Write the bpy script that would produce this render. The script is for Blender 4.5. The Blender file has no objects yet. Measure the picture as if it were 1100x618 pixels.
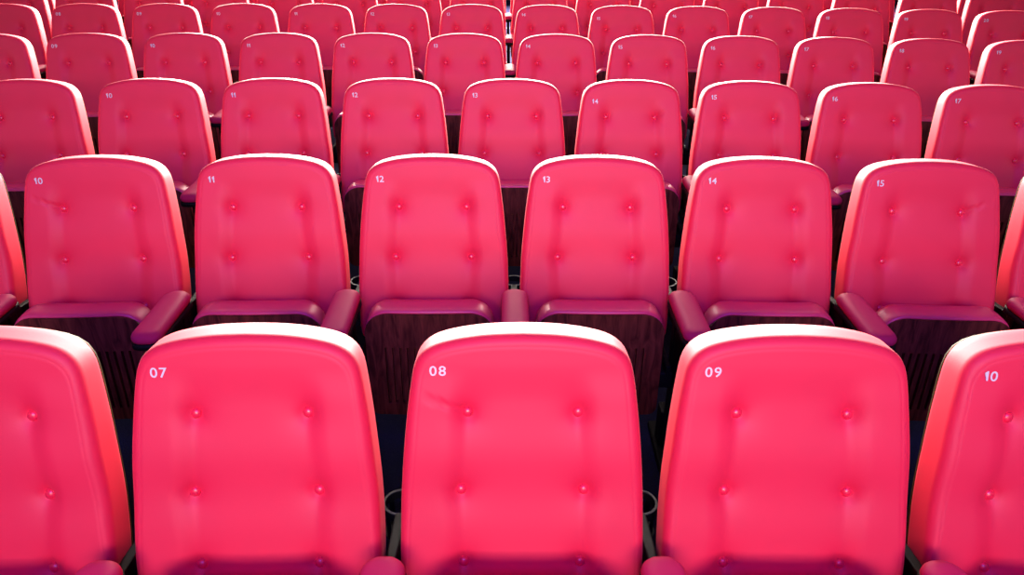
import bpy, bmesh, math, random
from mathutils import Matrix, Vector
random.seed(7)
sc = bpy.context.scene
C = sc.collection
sin, cos, pi, exp, sqrt = math.sin, math.cos, math.pi, math.exp, math.sqrt

# ------------------------------------------------------------------ measures
F_PX, IMG_W = 794.0, 1100.0
ALPHA = math.radians(26.0)          # the camera looks down by this much
YAW, ROLL = -0.0104, -0.0028
CAM_H = 1.74
SPACING = 0.54
KAPPA = 0.0364                      # the rows are shallow arcs around the stage
BTN_Z = 0.86                        # height of the upper buttons over the floor
# upper-button line of each row, in the level frame: distance from camera and height
_cam = [(-0.24750, 1.49180), (0.26783, 2.44723), (0.78462, 3.38612), (1.32859, 4.37001),
        (1.87315, 5.34413), (2.4176, 6.3226), (2.962, 7.301)]
ROW_Y = [z * cos(ALPHA) + y * sin(ALPHA) for y, z in _cam]
ROW_Z = [y * cos(ALPHA) - z * sin(ALPHA) + CAM_H - BTN_Z for y, z in _cam]
ROW_K = [KAPPA / (1 + KAPPA * 1.05 * r) for r in range(7)]
ROW_OFF = [0.0381, 0.0338, 0.0329, 0.0330, 0.0310, 0.030, 0.030]
ROW_REF = [8, 12.5, 13, 13.5, 13.5, 13.5, 13.5]

def row_place(r, n):
    """point on the arc of row r for the seat (or gap) numbered n: x, y, z, turn"""
    s = (n - ROW_REF[r]) * SPACING + ROW_OFF[r]
    th = s * ROW_K[r]
    return sin(th) / ROW_K[r], ROW_Y[r] - (1 - cos(th)) / ROW_K[r], ROW_Z[r], -th

# ------------------------------------------------------------------ materials
def new_mat(name):
    m = bpy.data.materials.new(name); m.use_nodes = True
    nt = m.node_tree
    return m, nt, nt.nodes['Principled BSDF']

def vinyl(name, col, rough, bump=0.12, coat=0.25, spec=0.5, var=0.06, sheen=0.0):
    m, nt, b = new_mat(name)
    tc = nt.nodes.new('ShaderNodeTexCoord')
    n1 = nt.nodes.new('ShaderNodeTexNoise'); n1.inputs['Scale'].default_value = 7; n1.inputs['Detail'].default_value = 3
    mix = nt.nodes.new('ShaderNodeMix'); mix.data_type = 'RGBA'
    mix.inputs['A'].default_value = (*[c * (1 - var) for c in col], 1)
    mix.inputs['B'].default_value = (*[min(1, c * (1 + var)) for c in col], 1)
    nt.links.new(tc.outputs['Object'], n1.inputs['Vector'])
    nt.links.new(n1.outputs['Fac'], mix.inputs['Factor'])
    nt.links.new(mix.outputs['Result'], b.inputs['Base Color'])
    v = nt.nodes.new('ShaderNodeTexVoronoi'); v.inputs['Scale'].default_value = 420
    bp = nt.nodes.new('ShaderNodeBump'); bp.inputs['Strength'].default_value = bump; bp.inputs['Distance'].default_value = 0.0006
    nt.links.new(tc.outputs['Object'], v.inputs['Vector'])
    nt.links.new(v.outputs['Distance'], bp.inputs['Height'])
    nt.links.new(bp.outputs['Normal'], b.inputs['Normal'])
    b.inputs['Roughness'].default_value = rough
    b.inputs['Specular IOR Level'].default_value = spec
    b.inputs['Sheen Weight'].default_value = sheen; b.inputs['Sheen Roughness'].default_value = 0.35
    b.inputs['Coat Weight'].default_value = coat
    b.inputs['Coat Roughness'].default_value = 0.32
    return m

def plain(name, col, rough, metal=0.0, coat=0.0, spec=0.5):
    m, nt, b = new_mat(name)
    tc = nt.nodes.new('ShaderNodeTexCoord')
    n1 = nt.nodes.new('ShaderNodeTexNoise'); n1.inputs['Scale'].default_value = 30
    cr = nt.nodes.new('ShaderNodeMapRange')
    cr.inputs['To Min'].default_value = rough * 0.85; cr.inputs['To Max'].default_value = min(1, rough * 1.15)
    nt.links.new(tc.outputs['Object'], n1.inputs['Vector'])
    nt.links.new(n1.outputs['Fac'], cr.inputs['Value'])
    nt.links.new(cr.outputs['Result'], b.inputs['Roughness'])
    b.inputs['Base Color'].default_value = (*col, 1); b.inputs['Metallic'].default_value = metal
    b.inputs['Coat Weight'].default_value = coat; b.inputs['Specular IOR Level'].default_value = spec
    return m

def wood(name, dark, light):
    m, nt, b = new_mat(name)
    tc = nt.nodes.new('ShaderNodeTexCoord')
    mp = nt.nodes.new('ShaderNodeMapping'); mp.inputs['Scale'].default_value = (14, 14, 2.2)
    n1 = nt.nodes.new('ShaderNodeTexNoise'); n1.inputs['Scale'].default_value = 3; n1.inputs['Detail'].default_value = 6
    n1.inputs['Distortion'].default_value = 1.6
    cr = nt.nodes.new('ShaderNodeValToRGB')
    cr.color_ramp.elements[0].position = 0.35; cr.color_ramp.elements[0].color = (*dark, 1)
    cr.color_ramp.elements[1].position = 0.72; cr.color_ramp.elements[1].color = (*light, 1)
    nt.links.new(tc.outputs['Object'], mp.inputs['Vector']); nt.links.new(mp.outputs['Vector'], n1.inputs['Vector'])
    nt.links.new(n1.outputs['Fac'], cr.inputs['Fac']); nt.links.new(cr.outputs['Color'], b.inputs['Base Color'])
    b.inputs['Roughness'].default_value = 0.55; b.inputs['Specular IOR Level'].default_value = 0.12
    return m

RED = (0.82, 0.013, 0.058)
M_RED = vinyl('red_vinyl', RED, 0.60, coat=0.0, spec=0.45, sheen=0.06)
M_BTN = vinyl('button_vinyl', RED, 0.36, bump=0.0)
M_SEAT = vinyl('seat_vinyl', (0.85, 0.040, 0.130), 0.44)
M_ARM = vinyl('armrest_vinyl', (0.60, 0.020, 0.100), 0.62, coat=0.0, spec=0.1)
M_WOOD = wood('dark_plywood', (0.06, 0.009, 0.007), (0.19, 0.034, 0.022))
M_SHELL = wood('shell_plywood', (0.05, 0.032, 0.012), (0.09, 0.058, 0.022))
M_BLACK = plain('black_metal', (0.004, 0.004, 0.0045), 0.6, spec=0.15)
M_RIM = plain('worn_metal_edge', (0.05, 0.05, 0.05), 0.55, spec=0.25)
M_WHITE = plain('white_print', (0.74, 0.60, 0.60), 0.5)

def carpet():
    m, nt, b = new_mat('navy_carpet')
    tc = nt.nodes.new('ShaderNodeTexCoord')
    n1 = nt.nodes.new('ShaderNodeTexNoise'); n1.inputs['Scale'].default_value = 220; n1.inputs['Detail'].default_value = 4
    cr = nt.nodes.new('ShaderNodeValToRGB')
    cr.color_ramp.elements[0].color = (0.010, 0.010, 0.030, 1); cr.color_ramp.elements[1].color = (0.028, 0.028, 0.075, 1)
    bp = nt.nodes.new('ShaderNodeBump'); bp.inputs['Strength'].default_value = 0.5; bp.inputs['Distance'].default_value = 0.004
    nt.links.new(tc.outputs['Object'], n1.inputs['Vector']); nt.links.new(n1.outputs['Fac'], cr.inputs['Fac'])
    nt.links.new(cr.outputs['Color'], b.inputs['Base Color']); nt.links.new(n1.outputs['Fac'], bp.inputs['Height'])
    nt.links.new(bp.outputs['Normal'], b.inputs['Normal'])
    b.inputs['Roughness'].default_value = 1.0; b.inputs['Specular IOR Level'].default_value = 0.03
    return m
M_FLOOR = carpet()

# ------------------------------------------------------------------ mesh helpers
def to_mesh(name, verts, faces, mat, smooth=True):
    me = bpy.data.meshes.new(name); me.from_pydata([tuple(v) for v in verts], [], faces); me.validate(); me.update()
    bm = bmesh.new(); bm.from_mesh(me); bmesh.ops.recalc_face_normals(bm, faces=bm.faces[:])
    for f in bm.faces: f.smooth = smooth
    bm.to_mesh(me); bm.free()
    me.materials.append(mat)
    return me

def from_bm(name, bm, mat, smooth=False, angle=None):
    bmesh.ops.recalc_face_normals(bm, faces=bm.faces[:])
    for f in bm.faces: f.smooth = smooth
    if angle is not None:
        for e in bm.edges:
            if len(e.link_faces) == 2 and e.calc_face_angle(0) > angle: e.smooth = False
    me = bpy.data.meshes.new(name); bm.to_mesh(me); bm.free(); me.materials.append(mat)
    return me

def bm_box(bm, c, s, rot=None, bev=0.0, seg=2):
    t = bmesh.new()
    bmesh.ops.create_cube(t, size=1)
    bmesh.ops.scale(t, vec=s, verts=t.verts)
    if bev: bmesh.ops.bevel(t, geom=t.edges[:], offset=bev, segments=seg, affect='EDGES', profile=0.5)
    if rot is not None: bmesh.ops.transform(t, matrix=rot, verts=t.verts)
    bmesh.ops.translate(t, vec=c, verts=t.verts)
    me = bpy.data.meshes.new('tmp'); t.to_mesh(me); t.free(); bm.from_mesh(me); bpy.data.meshes.remove(me)

def resample(pts, n, closed=True):
    if closed: pts = pts + [pts[0]]
    L = [0.0]
    for a, b in zip(pts, pts[1:]): L.append(L[-1] + math.dist(a, b))
    out = []; j = 0
    for i in range(n):
        s = L[-1] * i / n
        while L[j + 1] < s: j += 1
        t = (s - L[j]) / max(1e-9, L[j + 1] - L[j])
        out.append(tuple(pts[j][k] + (pts[j + 1][k] - pts[j][k]) * t for k in range(len(pts[0]))))
    return out

def catmull(P, per=10):
    out = []
    for i in range(len(P) - 1):
        p0, p1, p2, p3 = P[max(0, i - 1)], P[i], P[i + 1], P[min(len(P) - 1, i + 2)]
        for k in range(per):
            t = k / per
            out.append(tuple(0.5 * (2 * b + (c - a) * t + (2 * a - 5 * b + 4 * c - d) * t * t + (3 * b - a - 3 * c + d) * t ** 3)
                             for a, b, c, d in zip(p0, p1, p2, p3)))
    out.append(P[-1]); return out

def smooth01(x, a, b):
    t = min(1, max(0, (x - a) / (b - a))); return t * t * (3 - 2 * t)

# ------------------------------------------------------------------ the back: a curved sheet (u across, v up, n towards the viewer)
BTN = [(0.111, 0.0), (0.1256, -0.1665), (0.1206, -0.324)]
def lean(v):
    return math.radians(15.2 - 2.5 * smooth01(v, 0.02, 0.15) + 8.0 * smooth01(-v, 0.14, 0.36))
_DV = 0.002
_curve = {0: (0.0, 0.0)}
def _build_curve():
    y = z = 0.0; v = 0.0
    for i in range(1, 140):
        a = lean(v + _DV / 2); y += sin(a) * _DV; z += cos(a) * _DV; v += _DV; _curve[i] = (y, z)
    y = z = 0.0; v = 0.0
    for i in range(1, 260):
        a = lean(v - _DV / 2); y -= sin(a) * _DV; z -= cos(a) * _DV; v -= _DV; _curve[-i] = (y, z)
_build_curve()
def sheet(u, v, n):
    i = math.floor(v / _DV); t = v / _DV - i
    a, b = _curve[i], _curve[i + 1]
    y, z = a[0] + (b[0] - a[0]) * t, a[1] + (b[1] - a[1]) * t
    an = lean(v)
    return Vector((u, y - n * cos(an), z + n * sin(an) + BTN_Z))

TOP = 0.174
HALF = [(0, -0.45), (0.10, -0.45), (0.20, -0.449), (0.236, -0.438), (0.247, -0.405), (0.2495, -0.34), (0.2495, -0.27), (0.2465, -0.17), (0.2395, -0.08),
        (0.2315, 0.0), (0.2205, 0.078), (0.2130, 0.1055), (0.201, 0.124), (0.181, 0.1385), (0.152, 0.1490), (0.11, 0.1575), (0.06, 0.163), (0, 0.165)]
_h = catmull(HALF, 12)
OUTLINE = _h + [(-u, v) for u, v in reversed(_h[1:-1])]
NO = 176
OUT = resample(OUTLINE, NO)
CEN = (0.0, -0.10)
def half_width(v):
    best = 0
    for (a, b), (c, d) in zip(_h, _h[1:]):
        if min(b, d) <= v <= max(b, d): best = max(best, a, c)
    return best
_HW = {k: half_width(k * 0.005) for k in range(-92, 36)}
def hw(v):
    k = max(-91, min(33, math.floor(v / 0.005))); t = min(1, max(0, v / 0.005 - k))
    return _HW[k] + (_HW[k + 1] - _HW[k]) * t
def col_u(v):
    """where the button column runs at height v"""
    if v >= -0.1665: return 0.111 + (0.0146) * min(1, max(0, -v / 0.1665))
    return 0.1256 - 0.005 * min(1, (-v - 0.1665) / 0.1575)

def front(u, v, wrinkles=()):
    au = abs(u)
    n = 0.021
    n += 0.007 * smooth01(v, 0.02, 0.11)                       # head roll
    n += 0.005 * exp(-((v + 0.085) / 0.06) ** 2) + 0.004 * exp(-((v + 0.245) / 0.06) ** 2)
    cu = col_u(v); w = hw(v)
    inner = smooth01(au, cu - 0.014, cu + 0.042)
    band = smooth01(v, -0.40, -0.3) * (1 - smooth01(v, 0.02, 0.10))
    n += 0.0105 * inner * band                                   # side bolster
    # soft fold that joins the buttons of a column
    seg = 0.0
    if v < 0.0:
        ph = abs(sin(pi * min(1, (-v) / 0.1665))) if v > -0.1665 else abs(sin(pi * min(1, (-v - 0.1665) / 0.1575)))
        seg = 1 - 0.6 * ph
    else: seg = exp(-(v / 0.02) ** 2)
    n -= 0.0021 * seg * exp(-((au - cu) / 0.011) ** 2)
    for bu, bv in BTN:
        d2 = (au - bu) ** 2 + (v - bv) ** 2
        d = sqrt(d2)
        n -= 0.0060 * exp(-d2 / 0.040 ** 2) + 0.0085 * exp(-max(0.0, d - 0.012) / 0.009)
        # short pucker pleats around the button
        if d < 0.07:
            a = math.atan2(v - bv, (u - bu) if u > 0 else (u + bu))
            n -= 0.0009 * exp(-d / 0.022) * (0.5 + 0.5 * cos(5 * a + 7 * bu * 10 + (1 if u > 0 else 2)))
    for (a0, b0, a1, b1, dep) in wrinkles:
        L2 = (a1 - a0) ** 2 + (b1 - b0) ** 2
        t = ((u - a0) * (a1 - a0) + (v - b0) * (b1 - b0)) / L2
        if -0.1 < t < 1.1:
            px, py = a0 + (a1 - a0) * t, b0 + (b1 - b0) * t
            dd = (u - px) ** 2 + (v - py) ** 2
            n -= dep * exp(-dd / 0.0035 ** 2) * (1 - smooth01(t, 0.5, 1.1)) * smooth01(t, -0.1, 0.05)
    return n

EDGE_R = 0.025
def cushion_mesh(name, wrinkles=()):
    verts, faces = [], []
    NR = 40
    dirs = []
    for (u, v) in OUT:
        du, dv = u - CEN[0], v - CEN[1]; L = math.hypot(du, dv); dirs.append((du / L, dv / L, L))
    verts.append(sheet(CEN[0], CEN[1], front(*CEN, wrinkles)))
    def ring(fn):
        base = len(verts)
        for d in dirs: verts.append(fn(*d))
        return base
    rings = []
    for q in range(1, NR + 1):
        f = q / NR
        rings.append(ring(lambda a, b, L: (lambda u, v: sheet(u, v, front(u, v, wrinkles)))(CEN[0] + a * (L - EDGE_R) * f, CEN[1] + b * (L - EDGE_R) * f)))
    def edge(inset, drop):
        def fn(a, b, L):
            u, v = CEN[0] + a * (L - inset), CEN[1] + b * (L - inset)
            ui, vi = CEN[0] + a * (L - EDGE_R), CEN[1] + b * (L - EDGE_R)
            return sheet(u, v, front(ui, vi, wrinkles) - drop)
        return fn
    rings.append(ring(edge(EDGE_R * 0.93, 0.0007)))             # seam line around the front panel
    rings.append(ring(edge(EDGE_R * 0.86, 0.0003)))
    for k in range(2, 8):
        t = k / 7 * pi / 2
        rings.append(ring(edge(EDGE_R * (1 - sin(t)), EDGE_R * (1 - cos(t)) * 0.95)))
    def side(inset, n):
        # the top of the cushion is level, so its rear edge stands a little higher up the sheet
        return lambda a, b, L: sheet(CEN[0] + a * (L - inset), CEN[1] + b * (L - inset) + 0.12 * max(0.0, -n) * smooth01(b, 0.35, 0.85), n)
    for ins, n in ((0.0, -0.025), (0.0, -0.042), (0.0015, -0.050), (0.006, -0.056), (0.016, -0.058)):
        rings.append(ring(side(ins, n)))
    r0 = rings[0]
    for i in range(NO): faces.append((0, r0 + i, r0 + (i + 1) % NO))
    for a, b in zip(rings, rings[1:]):
        for i in range(NO):
            j = (i + 1) % NO; faces.append((a + i, b + i, b + j, a + j))
    faces.append(tuple(rings[-1] + i for i in range(NO)))
    return to_mesh(name, verts, faces, M_RED)

def shell_mesh():
    verts, faces = [], []
    step = 2
    dirs = []
    for (u, v) in OUT[::step]:
        du, dv = u - CEN[0], v - CEN[1]; L = math.hypot(du, dv); dirs.append((du / L, dv / L, L))
    n_ = len(dirs); rings = []
    for ins, n in ((0.03, -0.0575), (0.012, -0.0575), (0.008, -0.0585), (0.007, -0.066), (0.010, -0.070), (0.05, -0.080), (0.12, -0.086)):
        rings.append(len(verts))
        for a, b, L in dirs: verts.append(sheet(CEN[0] + a * (L - ins), CEN[1] + b * (L - ins) + 0.006 * smooth01(b, 0.35, 0.85), n))
    for a, b in zip(rings, rings[1:]):
        for i in range(n_):
            j = (i + 1) % n_; faces.append((a + i, b + i, b + j, a + j))
    faces.append(tuple(rings[0] + i for i in range(n_))); faces.append(tuple(rings[-1] + i for i in range(n_)))
    me = to_mesh('back_shell', verts, faces, M_SHELL)
    return me

def button_mesh():
    verts, faces = [(0, -0.0078, 0)], []
    prof = [(0.0045, -0.0072), (0.0088, -0.0052), (0.0114, -0.0015), (0.0118, 0.002), (0.0105, 0.005)]
    N = 20
    for r, y in prof:
        for i in range(N): verts.append((r * cos(2 * pi * i / N), y, r * sin(2 * pi * i / N)))
    for i in range(N): faces.append((0, 1 + i, 1 + (i + 1) % N))
    for k in range(len(prof) - 1):
        for i in range(N):
            j = (i + 1) % N; faces.append((1 + k * N + i, 1 + (k + 1) * N + i, 1 + (k + 1) * N + j, 1 + k * N + j))
    faces.append(tuple(1 + (len(prof) - 1) * N + i for i in range(N)))
    return to_mesh('button', verts, faces, M_BTN)

# white printed numbers
_glyph = {}
def glyph(ch):
    """outline mesh of one digit: list of verts and faces, and its width"""
    if ch in _glyph: return _glyph[ch]
    if ch == '1':                                           # upright stem with a flag
        h, w, t = 0.0202, 0.0074, 0.0032
        V = [(w - t, 0), (w, 0), (w, h), (w - t * 0.8, h), (w - t * 1.2, h - 0.0024), (0.0008, h - 0.0038), (0.0008, h - 0.0055), (w - t, h - 0.0056)]
        bm = bmesh.new(); vs_ = [bm.verts.new((x, y, 0)) for x, y in V]; bm.faces.new(vs_)
    else:
        cu = bpy.data.curves.new('digit', 'FONT'); cu.body = ch; cu.size = 0.0288; cu.offset = 0.00035; cu.resolution_u = 3
        o = bpy.data.objects.new('digit', cu); C.objects.link(o)
        bpy.context.view_layer.update()
        me = bpy.data.meshes.new_from_object(o.evaluated_get(bpy.context.evaluated_depsgraph_get()))
        bpy.data.objects.remove(o); bpy.data.curves.remove(cu)
        bm = bmesh.new(); bm.from_mesh(me); bpy.data.meshes.remove(me)
        x0 = min(v.co.x for v in bm.verts)
        for v in bm.verts: v.co.x -= x0
        w = max(v.co.x for v in bm.verts)
    bmesh.ops.triangulate(bm, faces=bm.faces[:])
    bmesh.ops.subdivide_edges(bm, edges=[e for e in bm.edges if e.calc_length() > 0.006], cuts=2, use_grid_fill=True)
    bmesh.ops.triangulate(bm, faces=bm.faces[:])
    bm.verts.index_update()
    _glyph[ch] = ([tuple(v.co) for v in bm.verts], [tuple(v.index for v in f.verts) for f in bm.faces], w)
    bm.free()
    return _glyph[ch]

def number_mesh(txt, du=0.0, dv=0.0, wr=()):
    verts, faces, x, gap = [], [], 0.0, 0.0034
    for ch in txt:
        V, Fc, w = glyph(ch); b = len(verts)
        verts += [(x + p[0], p[1] - 0.0101) for p in V]; faces += [tuple(b + k for k in f) for f in Fc]
        x += w + gap
    half = (x - gap) / 2
    out = []
    for px, py in verts:
        u, v = (px - half) * 1.08 - 0.168 + du, py + 0.092 + dv
        out.append(sheet(u, v, front(u, v, wr) + 0.0012))
    return to_mesh('seat_number', out, faces, M_WHITE)

# ------------------------------------------------------------------ the tipped-up seat
SEAT_W, SEAT_TOP, SEAT_BOT = 0.200, 0.634, 0.25
def rr_outline(w, z0, z1, rt, rb, n=64, arch=0.010):
    pts = []
    for cx, cz, r, a0 in ((w - rt, z1 - rt, rt, 0), (-w + rt, z1 - rt, rt, pi / 2), (-w + rb, z0 + rb, rb, pi), (w - rb, z0 + rb, rb, 1.5 * pi)):
        for k in range(9):
            a = a0 + pi / 2 * k / 8; pts.append((cx + r * cos(a), cz + r * sin(a)))
    zm = (z0 + z1) / 2
    pts = [(x, z - (arch * (x / w) ** 2 if z > zm else 0)) for x, z in pts]
    dense = []
    for a, b in zip(pts, pts[1:] + pts[:1]):
        k = max(1, int(math.dist(a, b) / 0.02))
        for i in range(k): dense.append((a[0] + (b[0] - a[0]) * i / k, a[1] + (b[1] - a[1]) * i / k))
    return [(x, z) if z < zm else (x, z) for x, z in dense]

def seat_cushion_mesh():
    o = rr_outline(SEAT_W, SEAT_BOT, SEAT_TOP, 0.062, 0.04)
    cz = (SEAT_TOP + SEAT_BOT) / 2
    prof = [(0.95, -0.085), (0.60, -0.083), (0.12, -0.092), (0.05, -0.097), (0.022, -0.105), (0.008, -0.117), (0.002, -0.132), (0.0, -0.160), (0.001, -0.205), (0.0025, -0.222), (0.006, -0.230), (0.012, -0.233), (0.016, -0.229), (0.016, -0.207)]
    verts, faces, rings = [], [], []
    for ins, y in prof:
        rings.append(len(verts))
        for x, z in o:
            L = math.hypot(x, z - cz); k = (L - ins) / L if ins < 0.3 else 1 - ins
            verts.append((x * k, -0.300 + (y + 0.233) * 0.78, cz + (z - cz) * k))
    n = len(o)
    for a, b in zip(rings, rings[1:]):
        for i in range(n):
            j = (i + 1) % n; faces.append((a + i, b + i, b + j, a + j))
    faces.append(tuple(rings[0] + i for i in range(n))); faces.append(tuple(rings[-1] + i for i in range(n)))
    return to_mesh('seat_cushion', verts, faces, M_SEAT)

def seat_panel_mesh():
    """plywood underside of the tipped seat, with a bank of upright vent slots cut into it"""
    o = rr_outline(SEAT_W + 0.001, SEAT_BOT - 0.004, SEAT_TOP - 0.012, 0.062, 0.03)
    def cup(x, z): return -0.3025 - 0.006 * (1 - (x / 0.2) ** 2)
    bm = bmesh.new()
    fv = [bm.verts.new((x, cup(x, z), z)) for x, z in o]
    bv = [bm.verts.new((x, -0.288, z)) for x, z in o]
    n = len(o)
    for i in range(n):
        j = (i + 1) % n; bm.faces.new((fv[i], fv[j], bv[j], bv[i]))
    bm.faces.new(bv)
    # front face: border, strips between slots, slot floors
    slots = [(-0.138 + 0.023 * k) for k in range(13)]; hwid = 0.0042; z0, z1 = 0.290, 0.500
    xs = sorted([s - hwid for s in slots] + [s + hwid for s in slots])
    top = [bm.verts.new((x, cup(x, z1), z1)) for x in xs]
    bot = [bm.verts.new((x, cup(x, z0), z0)) for x in xs]
    for k in range(0, len(xs) - 1):
        if k % 2 == 1: bm.faces.new((top[k], top[k + 1], bot[k + 1], bot[k]))
        else:
            it = [bm.verts.new((v.co.x, -0.2885, v.co.z)) for v in (top[k], top[k + 1], bot[k + 1], bot[k])]
            ol = [top[k], top[k + 1], bot[k + 1], bot[k]]
            bm.faces.new(it)
            for a in range(4):
                b = (a + 1) % 4; bm.faces.new((ol[a], ol[b], it[b], it[a]))
    inner = top + list(reversed(bot))
    edges = []
    for loop in (fv, inner):
        for a, b in zip(loop, loop[1:] + loop[:1]):
            e = bm.edges.get((a, b)) or bm.edges.new((a, b)); edges.append(e)
    bmesh.ops.triangle_fill(bm, edges=edges, use_beauty=True)
    # drop faces that the fill may have laid across the slots' mouths
    for f in [f for f in bm.faces if all(abs(v.co.y - cup(v.co.x, v.co.z)) < 1e-5 for v in f.verts)]:
        c = f.calc_center_median()
        if z0 + 1e-4 < c.z < z1 - 1e-4 and any(abs(c.x - s) < hwid - 1e-4 for s in slots) and len(f.verts) == 3: bm.faces.remove(f)
    return from_bm('seat_panel', bm, M_WOOD)

def hinge_mesh(s):
    bm = bmesh.new()
    bm_box(bm, (s * 0.224, -0.25, 0.36), (0.054, 0.05, 0.06), bev=0.006)
    bm_box(bm, (s * 0.232, -0.165, 0.40), (0.016, 0.23, 0.035), bev=0.003)
    bm_box(bm, (s * 0.232, -0.075, 0.44), (0.016, 0.05, 0.11), bev=0.003)
    return from_bm('hinge_bracket', bm, M_BLACK)

# ------------------------------------------------------------------ armrest between two seats
ARM_TOP, ARM_Y0, ARM_Y1 = 0.645, -0.165, -0.468
def stadium(w, y0, y1, r_back, r_front, n=10):
    pts = []
    for cx, cy, r, a0 in ((w - r_back, y0 - r_back, r_back, 0), (-w + r_back, y0 - r_back, r_back, pi / 2), (-w + r_front, y1 + r_front, r_front, pi), (w - r_front, y1 + r_front, r_front, 1.5 * pi)):
        for k in range(n + 1):
            a = a0 + pi / 2 * k / n; pts.append((cx + r * cos(a), cy + r * sin(a)))
    return pts
def prism_rings(name, o, prof, mat, tilt=0.0):
    verts, faces, rings = [], [], []
    cx = sum(p[0] for p in o) / len(o); cy = (ARM_Y0 + ARM_Y1) / 2
    for ins, z in prof:
        rings.append(len(verts))
        for x, y in o:
            dx, dy = x - cx, y - cy
            yy = cy + (abs(dy) - ins * abs(dy) / 0.15) * (1 if dy > 0 else -1)
            xx = cx + (abs(dx) - ins * min(1, abs(dx) / 0.035)) * (1 if dx > 0 else -1)
            verts.append((xx, yy, z + tilt * (yy - cy)))
    n = len(o)
    for a, b in zip(rings, rings[1:]):
        for i in range(n):
            j = (i + 1) % n; faces.append((a + i, b + i, b + j, a + j))
    faces.append(tuple(rings[0] + i for i in range(n))); faces.append(tuple(rings[-1] + i for i in range(n)))
    return to_mesh(name, verts, faces, mat)

def arm_meshes():
    o = stadium(0.043, ARM_Y0, ARM_Y1, 0.036, 0.032)
    T = ARM_TOP
    pad = prism_rings('arm_pad', o, [(0.03, T), (0.022, T - 0.0004), (0.012, T - 0.0025), (0.005, T - 0.007), (0.001, T - 0.014), (0, T - 0.022), (0.002, T - 0.030), (0.006, T - 0.034)], M_ARM)
    tray = prism_rings('arm_tray', o, [(0.008, T - 0.0335), (-0.001, T - 0.0335), (-0.001, T - 0.05), (0.006, T - 0.054)], M_BLACK)
    bm = bmesh.new()
    bm_box(bm, (0, -0.30, 0.32), (0.022, 0.24, 0.54), bev=0.008)          # upright side panel
    bm_box(bm, (0, -0.19, 0.46), (0.028, 0.05, 0.24), bev=0.008)
    panel = from_bm('side_panel', bm, M_BLACK)
    bm = bmesh.new()
    bm_box(bm, (0, -0.20, 0.008), (0.065, 0.34, 0.036), bev=0.008)
    bm_box(bm, (0, -0.15, 0.09), (0.04, 0.07, 0.16), bev=0.006)
    foot = from_bm('foot_plate', bm, M_BLACK)
    # black bracket running back between the two seat backs to the cup holder
    bm = bmesh.new()
    a = math.atan2(-0.035, 0.20)
    bm_box(bm, (0, -0.10, 0.535), (0.022, 0.27, 0.070), rot=Matrix.Rotation(a * 0.6, 4, 'X'), bev=0.004)
    bracket = from_bm('rear_bracket', bm, M_BLACK)
    # cup holder: open ring, straps and a base dish
    cz, cy, R = 0.556, 0.073, 0.042
    def ring_mesh(name, r_in, r_out, z0, z1, mat, N=36):
        v, f = [], []
        prof = [(r_in, z0), (r_out, z0), (r_out, z1), (r_in, z1)]
        for r, z in prof:
            for i in range(N): v.append((r * cos(2 * pi * i / N), cy + r * sin(2 * pi * i / N), z))
        for k in range(4):
            k2 = (k + 1) % 4
            for i in range(N):
                j = (i + 1) % N; f.append((k * N + i, k2 * N + i, k2 * N + j, k * N + j))
        return to_mesh(name, v, f, mat, False)
    bm = bmesh.new()
    t = ring_mesh('t', R - 0.004, R, cz - 0.022, cz - 0.0025, M_BLACK); bm.from_mesh(t); bpy.data.meshes.remove(t)
    for k in range(4):
        an = pi / 4 + k * pi / 2
        bm_box(bm, (0.040 * cos(an), cy + 0.040 * sin(an), cz - 0.045), (0.003, 0.012, 0.08), rot=Matrix.Rotation(an, 4, 'Z'))
    t = ring_mesh('t', 0.012, R, cz - 0.088, cz - 0.082, M_BLACK); bm.from_mesh(t); bpy.data.meshes.remove(t)
    cup = from_bm('cup_holder', bm, M_BLACK)
    rim = ring_mesh('holder_rim', R - 0.0045, R + 0.001, cz - 0.0025, cz, M_RIM)
    return pad, tray, panel, foot, bracket, cup, rim

# ------------------------------------------------------------------ things
def empty(name, label, cat, group, loc, rz):
    o = bpy.data.objects.new(name, None); C.objects.link(o)
    o.location = loc; o.rotation_euler = (0, 0, rz); o.empty_display_size = 0.1
    o['label'] = label; o['category'] = cat; o['group'] = group
    return o
def part(name, me, parent, loc=None, rot=None):
    o = bpy.data.objects.new(name, me); C.objects.link(o); o.parent = parent
    if loc is not None: o.location = loc
    if rot is not None: o.rotation_euler = rot
    return o
def copy_tree(o, parent=None):
    c = o.copy(); C.objects.link(c); c.parent = parent
    for ch in list(o.children): copy_tree(ch, c)
    return c

W_L = (-0.113, 0.003, -0.205, 0.042, 0.007)
W_R = (0.113, 0.002, 0.195, 0.040, 0.006)
W_RS = (0.113, 0.002, 0.160, 0.032, 0.006)
WR = {'plain': (), 'left': (W_L,), 'right': (W_R,), 'short': (W_RS,)}
CUSH = {k: cushion_mesh('backrest', w) for k, w in WR.items()}
CREASED = {(0, 8): 'left', (1, 10): 'left', (1, 15): 'right', (2, 14): 'short', (2, 10): 'short', (2, 12): 'plain'}
ME_SHELL, ME_BTN = shell_mesh(), button_mesh()
ME_SC, ME_SP = seat_cushion_mesh(), seat_panel_mesh()
ME_HINGE = [hinge_mesh(-1), hinge_mesh(1)]

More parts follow.
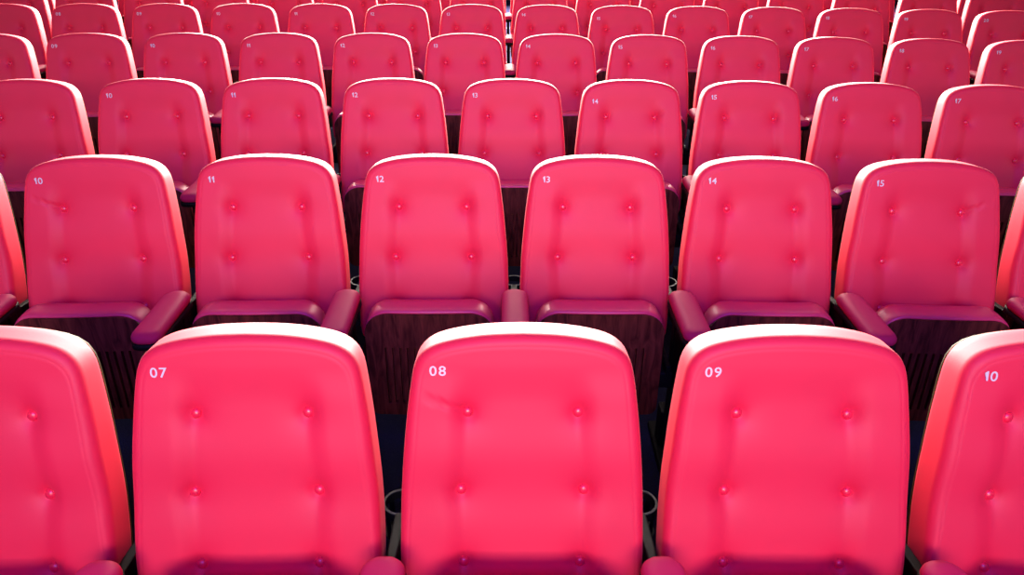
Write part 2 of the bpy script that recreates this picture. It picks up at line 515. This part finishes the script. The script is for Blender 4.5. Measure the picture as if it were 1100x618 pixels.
proto = bpy.data.objects.new('theatre_seat', None); C.objects.link(proto)
back = part('backrest', CUSH['plain'], proto)
for bu, bv in BTN:
    for s in (-1, 1):
        p = sheet(s * bu, bv, front(bu, bv) + 0.0005)
        part('button', ME_BTN, back, p, (-lean(bv), 0, 0))
part('back_shell', ME_SHELL, proto)
cu = part('seat_cushion', ME_SC, proto)
sp = part('seat_panel', ME_SP, proto); sp['label'] = 'dark slotted plywood underside of the seat'
for m in ME_HINGE: part('hinge_bracket', m, proto)

ROWN = ['front', 'second', 'third', 'fourth', 'fifth', 'sixth', 'seventh']
NUM_RANGE = [(6, 10), (9, 16), (9, 17), (8, 19), (7, 20), (6, 21), (5, 22)]
NUMBERED = [set(range(7, 11)), set(range(10, 16)), set(range(10, 18)), set(range(9, 20)), set(range(8, 21)), set(), set()]
NUM_TWEAK = {(2, 14): (0.004, -0.024), (4, 15): (-0.002, -0.022), (1, 14): (0.0, 0.0)}
_nm = {}
def num_me(r, n):
    key = (r, n)
    txt = '%02d' % n
    tw = NUM_TWEAK.get(key, (0.0, 0.0))
    k2 = (txt, tw)
    if k2 not in _nm: _nm[k2] = number_mesh(txt, *tw)
    return _nm[k2]

def seat_label(r, n):
    nn = '%02d' % n
    w = CREASED.get((r, n), 'plain')
    if n in NUMBERED[r]:
        extra = ''
        if w == 'left': extra = ', creased at upper left'
        if w in ('right', 'short'): extra = ', creased at upper right'
        return 'red buttoned theatre seat numbered %s in the %s row%s' % (nn, ROWN[r], extra)
    lo = n < min(NUMBERED[r])
    nb = '%02d' % (n + 1 if lo else n - 1)
    return 'red theatre seat cut by the frame edge beside seat %s of the %s row' % (nb, ROWN[r])
def far_label(r, n):
    # nearest seats of the fifth row as seen from the camera
    x = row_place(r, n)
    scr = x[0] / (x[1] * 1.0)
    best = None
    for m in range(6, 22):
        for mm, ph in ((m, 'behind seat %02d' % m), (m + 0.5, 'behind the gap %02d/%02d' % (m, m + 1))):
            y = row_place(4, mm); d = abs(y[0] / y[1] - scr)
            if best is None or d < best[0]: best = (d, ph)
    return 'red theatre seat in the %s row, %s of the fifth row' % (ROWN[r], best[1])

first = True
for r, (a, b) in enumerate(NUM_RANGE):
    for n in range(a, b + 1):
        o = proto if first else copy_tree(proto)
        first = False
        x, y, z, rz = row_place(r, n)
        o.location = (x, y, z); o.rotation_euler = (0, 0, rz)
        o['label'] = seat_label(r, n) if r < 5 else far_label(r, n)
        o['category'] = 'theatre seat'; o['group'] = 'red theatre seats in the %s row' % ROWN[r]
        bk = [c for c in o.children if c.name.startswith('backrest')][0]
        w = CREASED.get((r, n), 'plain')
        if w != 'plain': bk.data = CUSH[w]
        if n in NUMBERED[r]:
            nb = part('seat_number', num_me(r, n), bk); nb['label'] = 'white printed number %02d' % n

AM = arm_meshes()
arm = bpy.data.objects.new('armrest', None); C.objects.link(arm)
part('arm_pad', AM[0], arm); part('arm_tray', AM[1], arm)
part('side_panel', AM[2], arm); part('foot_plate', AM[3], arm); part('rear_bracket', AM[4], arm)
cp = part('cup_holder', AM[5], arm); part('holder_rim', AM[6], cp)
ARM_RANGE = [(6, 9), (9, 15), (9, 16), (8, 18), (7, 20), (13, 13), (13, 13)]
first = True
for r, (a, b) in enumerate(ARM_RANGE):
    for n in range(a, b + 1):
        o = arm if first else copy_tree(arm)
        first = False
        x, y, z, rz = row_place(r, n + 0.5)
        o.location = (x, y, z); o.rotation_euler = (0, 0, rz)
        nums = NUMBERED[r]
        if r >= 5: lb = ROWN[r] + ' row armrest seen through the gap between fifth row seats 13 and 14'
        elif n in nums and n + 1 in nums: lb = 'dark red padded armrest between seats %02d and %02d of the %s row' % (n, n + 1, ROWN[r])
        elif n + 1 in nums: lb = 'dark red padded armrest on the left of seat %02d in the %s row' % (n + 1, ROWN[r])
        else: lb = 'dark red padded armrest on the right of seat %02d in the %s row' % (n, ROWN[r])
        o['label'] = lb; o['category'] = 'armrest'; o['group'] = 'padded armrests of the %s row' % ROWN[r]

# ------------------------------------------------------------------ raked floor
def floor_z(y):
    P = [(-3, ROW_Z[0])] + [(ROW_Y[i] - 0.2, ROW_Z[i]) for i in range(7)]
    sl = (ROW_Z[6] - ROW_Z[5]) / (ROW_Y[6] - ROW_Y[5])
    P.append((20, ROW_Z[6] + sl * (20 - ROW_Y[6] + 0.2)))
    for (a, za), (b, zb) in zip(P, P[1:]):
        if a <= y <= b: return za + (zb - za) * (y - a) / (b - a)
    return P[-1][1]
verts, faces = [], []
NX, NY = 41, 70
for j in range(NY):
    for i in range(NX):
        x = -11 + 22 * i / (NX - 1); y = -2.5 + 15.7 * j / (NY - 1)
        verts.append((x, y, floor_z(y + 0.5 * 0.033 * x * x)))
for j in range(NY - 1):
    for i in range(NX - 1):
        k = j * NX + i; faces.append((k, k + 1, k + NX + 1, k + NX))
fl = bpy.data.objects.new('floor', to_mesh('floor', verts, faces, M_FLOOR)); C.objects.link(fl)
wv = [(-11, 13.2, -0.2), (11, 13.2, -0.2), (11, 13.2, 7.5), (-11, 13.2, 7.5), (-11, 13.4, -0.2), (11, 13.4, -0.2), (11, 13.4, 7.5), (-11, 13.4, 7.5)]
wl = bpy.data.objects.new('wall_back', to_mesh('wall_back', wv, [(0, 1, 2, 3), (7, 6, 5, 4), (0, 4, 5, 1), (1, 5, 6, 2), (2, 6, 7, 3), (3, 7, 4, 0)], plain('wall_paint', (0.10, 0.035, 0.035), 0.8), False)); C.objects.link(wl)
wl['kind'] = 'structure'
fl['kind'] = 'structure'; fl['label'] = 'dark navy carpet floor under the seat rows'; fl['category'] = 'floor'

# ------------------------------------------------------------------ light
def area(name, loc, aim, sx, sy, power, col, spread=180):
    l = bpy.data.lights.new(name, 'AREA'); l.shape = 'RECTANGLE'; l.size = sx; l.size_y = sy; l.energy = power; l.color = col
    l.spread = math.radians(spread)
    o = bpy.data.objects.new(name, l); C.objects.link(o); o.location = loc
    o.rotation_euler = (Vector(aim) - Vector(loc)).to_track_quat('-Z', 'Y').to_euler()
    return o
area('stage_wash_light', (0.0, -2.6, 2.4), (0.1, 5.2, 0.9), 2.4, 0.9, 38, (1.0, 0.88, 0.82), 68)
area('rear_house_light', (0.0, 12.0, 3.2), (0, 2.5, 0.8), 10, 3.0, 10500, (1.0, 0.91, 0.78))
area('ceiling_house_light', (0.0, 7.5, 7.5), (0, 5.8, 0.8), 10, 2.0, 150, (1.0, 0.93, 0.84))
for sx in (-1, 1):
    area('side_fill_light', (sx * 6.5, -1.0, 2.9), (sx * 2.8, 5.0, 0.9), 2.0, 1.2, 15, (1.0, 0.84, 0.70), 75)  # unseen warm fill pair, added to bring out folds on the outer seats
area('stage_colour_light', (0.0, -3.2, 5.0), (0, 4.5, 0.6), 3, 2.0, 150, (0.14, 0.08, 1.0), 110)
w = bpy.data.worlds.new('hall'); sc.world = w; w.use_nodes = True
bg = w.node_tree.nodes['Background']; bg.inputs[0].default_value = (0.9, 0.75, 0.8, 1); bg.inputs[1].default_value = 0.06

# ------------------------------------------------------------------ camera
ex = Vector((1, 0, 0)); ey = Vector((0, sin(ALPHA), cos(ALPHA))); ez = Vector((0, cos(ALPHA), -sin(ALPHA)))
h1 = ex * cos(YAW) + ez * sin(YAW)
rt = h1 * cos(ROLL) - ey * sin(ROLL); up = h1 * sin(ROLL) + ey * cos(ROLL); fw = -ex * sin(YAW) + ez * cos(YAW)
cam = bpy.data.cameras.new('camera'); cam.sensor_fit = 'HORIZONTAL'; cam.sensor_width = 36; cam.lens = F_PX / IMG_W * 36
cam.clip_start = 0.02
co = bpy.data.objects.new('camera', cam); C.objects.link(co)
m = Matrix.Identity(4)
for i in range(3): m[i][0] = rt[i]; m[i][1] = up[i]; m[i][2] = -fw[i]
m[2][3] = CAM_H
co.matrix_world = m
sc.camera = co

vs = sc.view_settings
vs.view_transform = 'Standard'; vs.look = 'None'; vs.exposure = 0.0; vs.gamma = 1.0; vs.use_curve_mapping = False
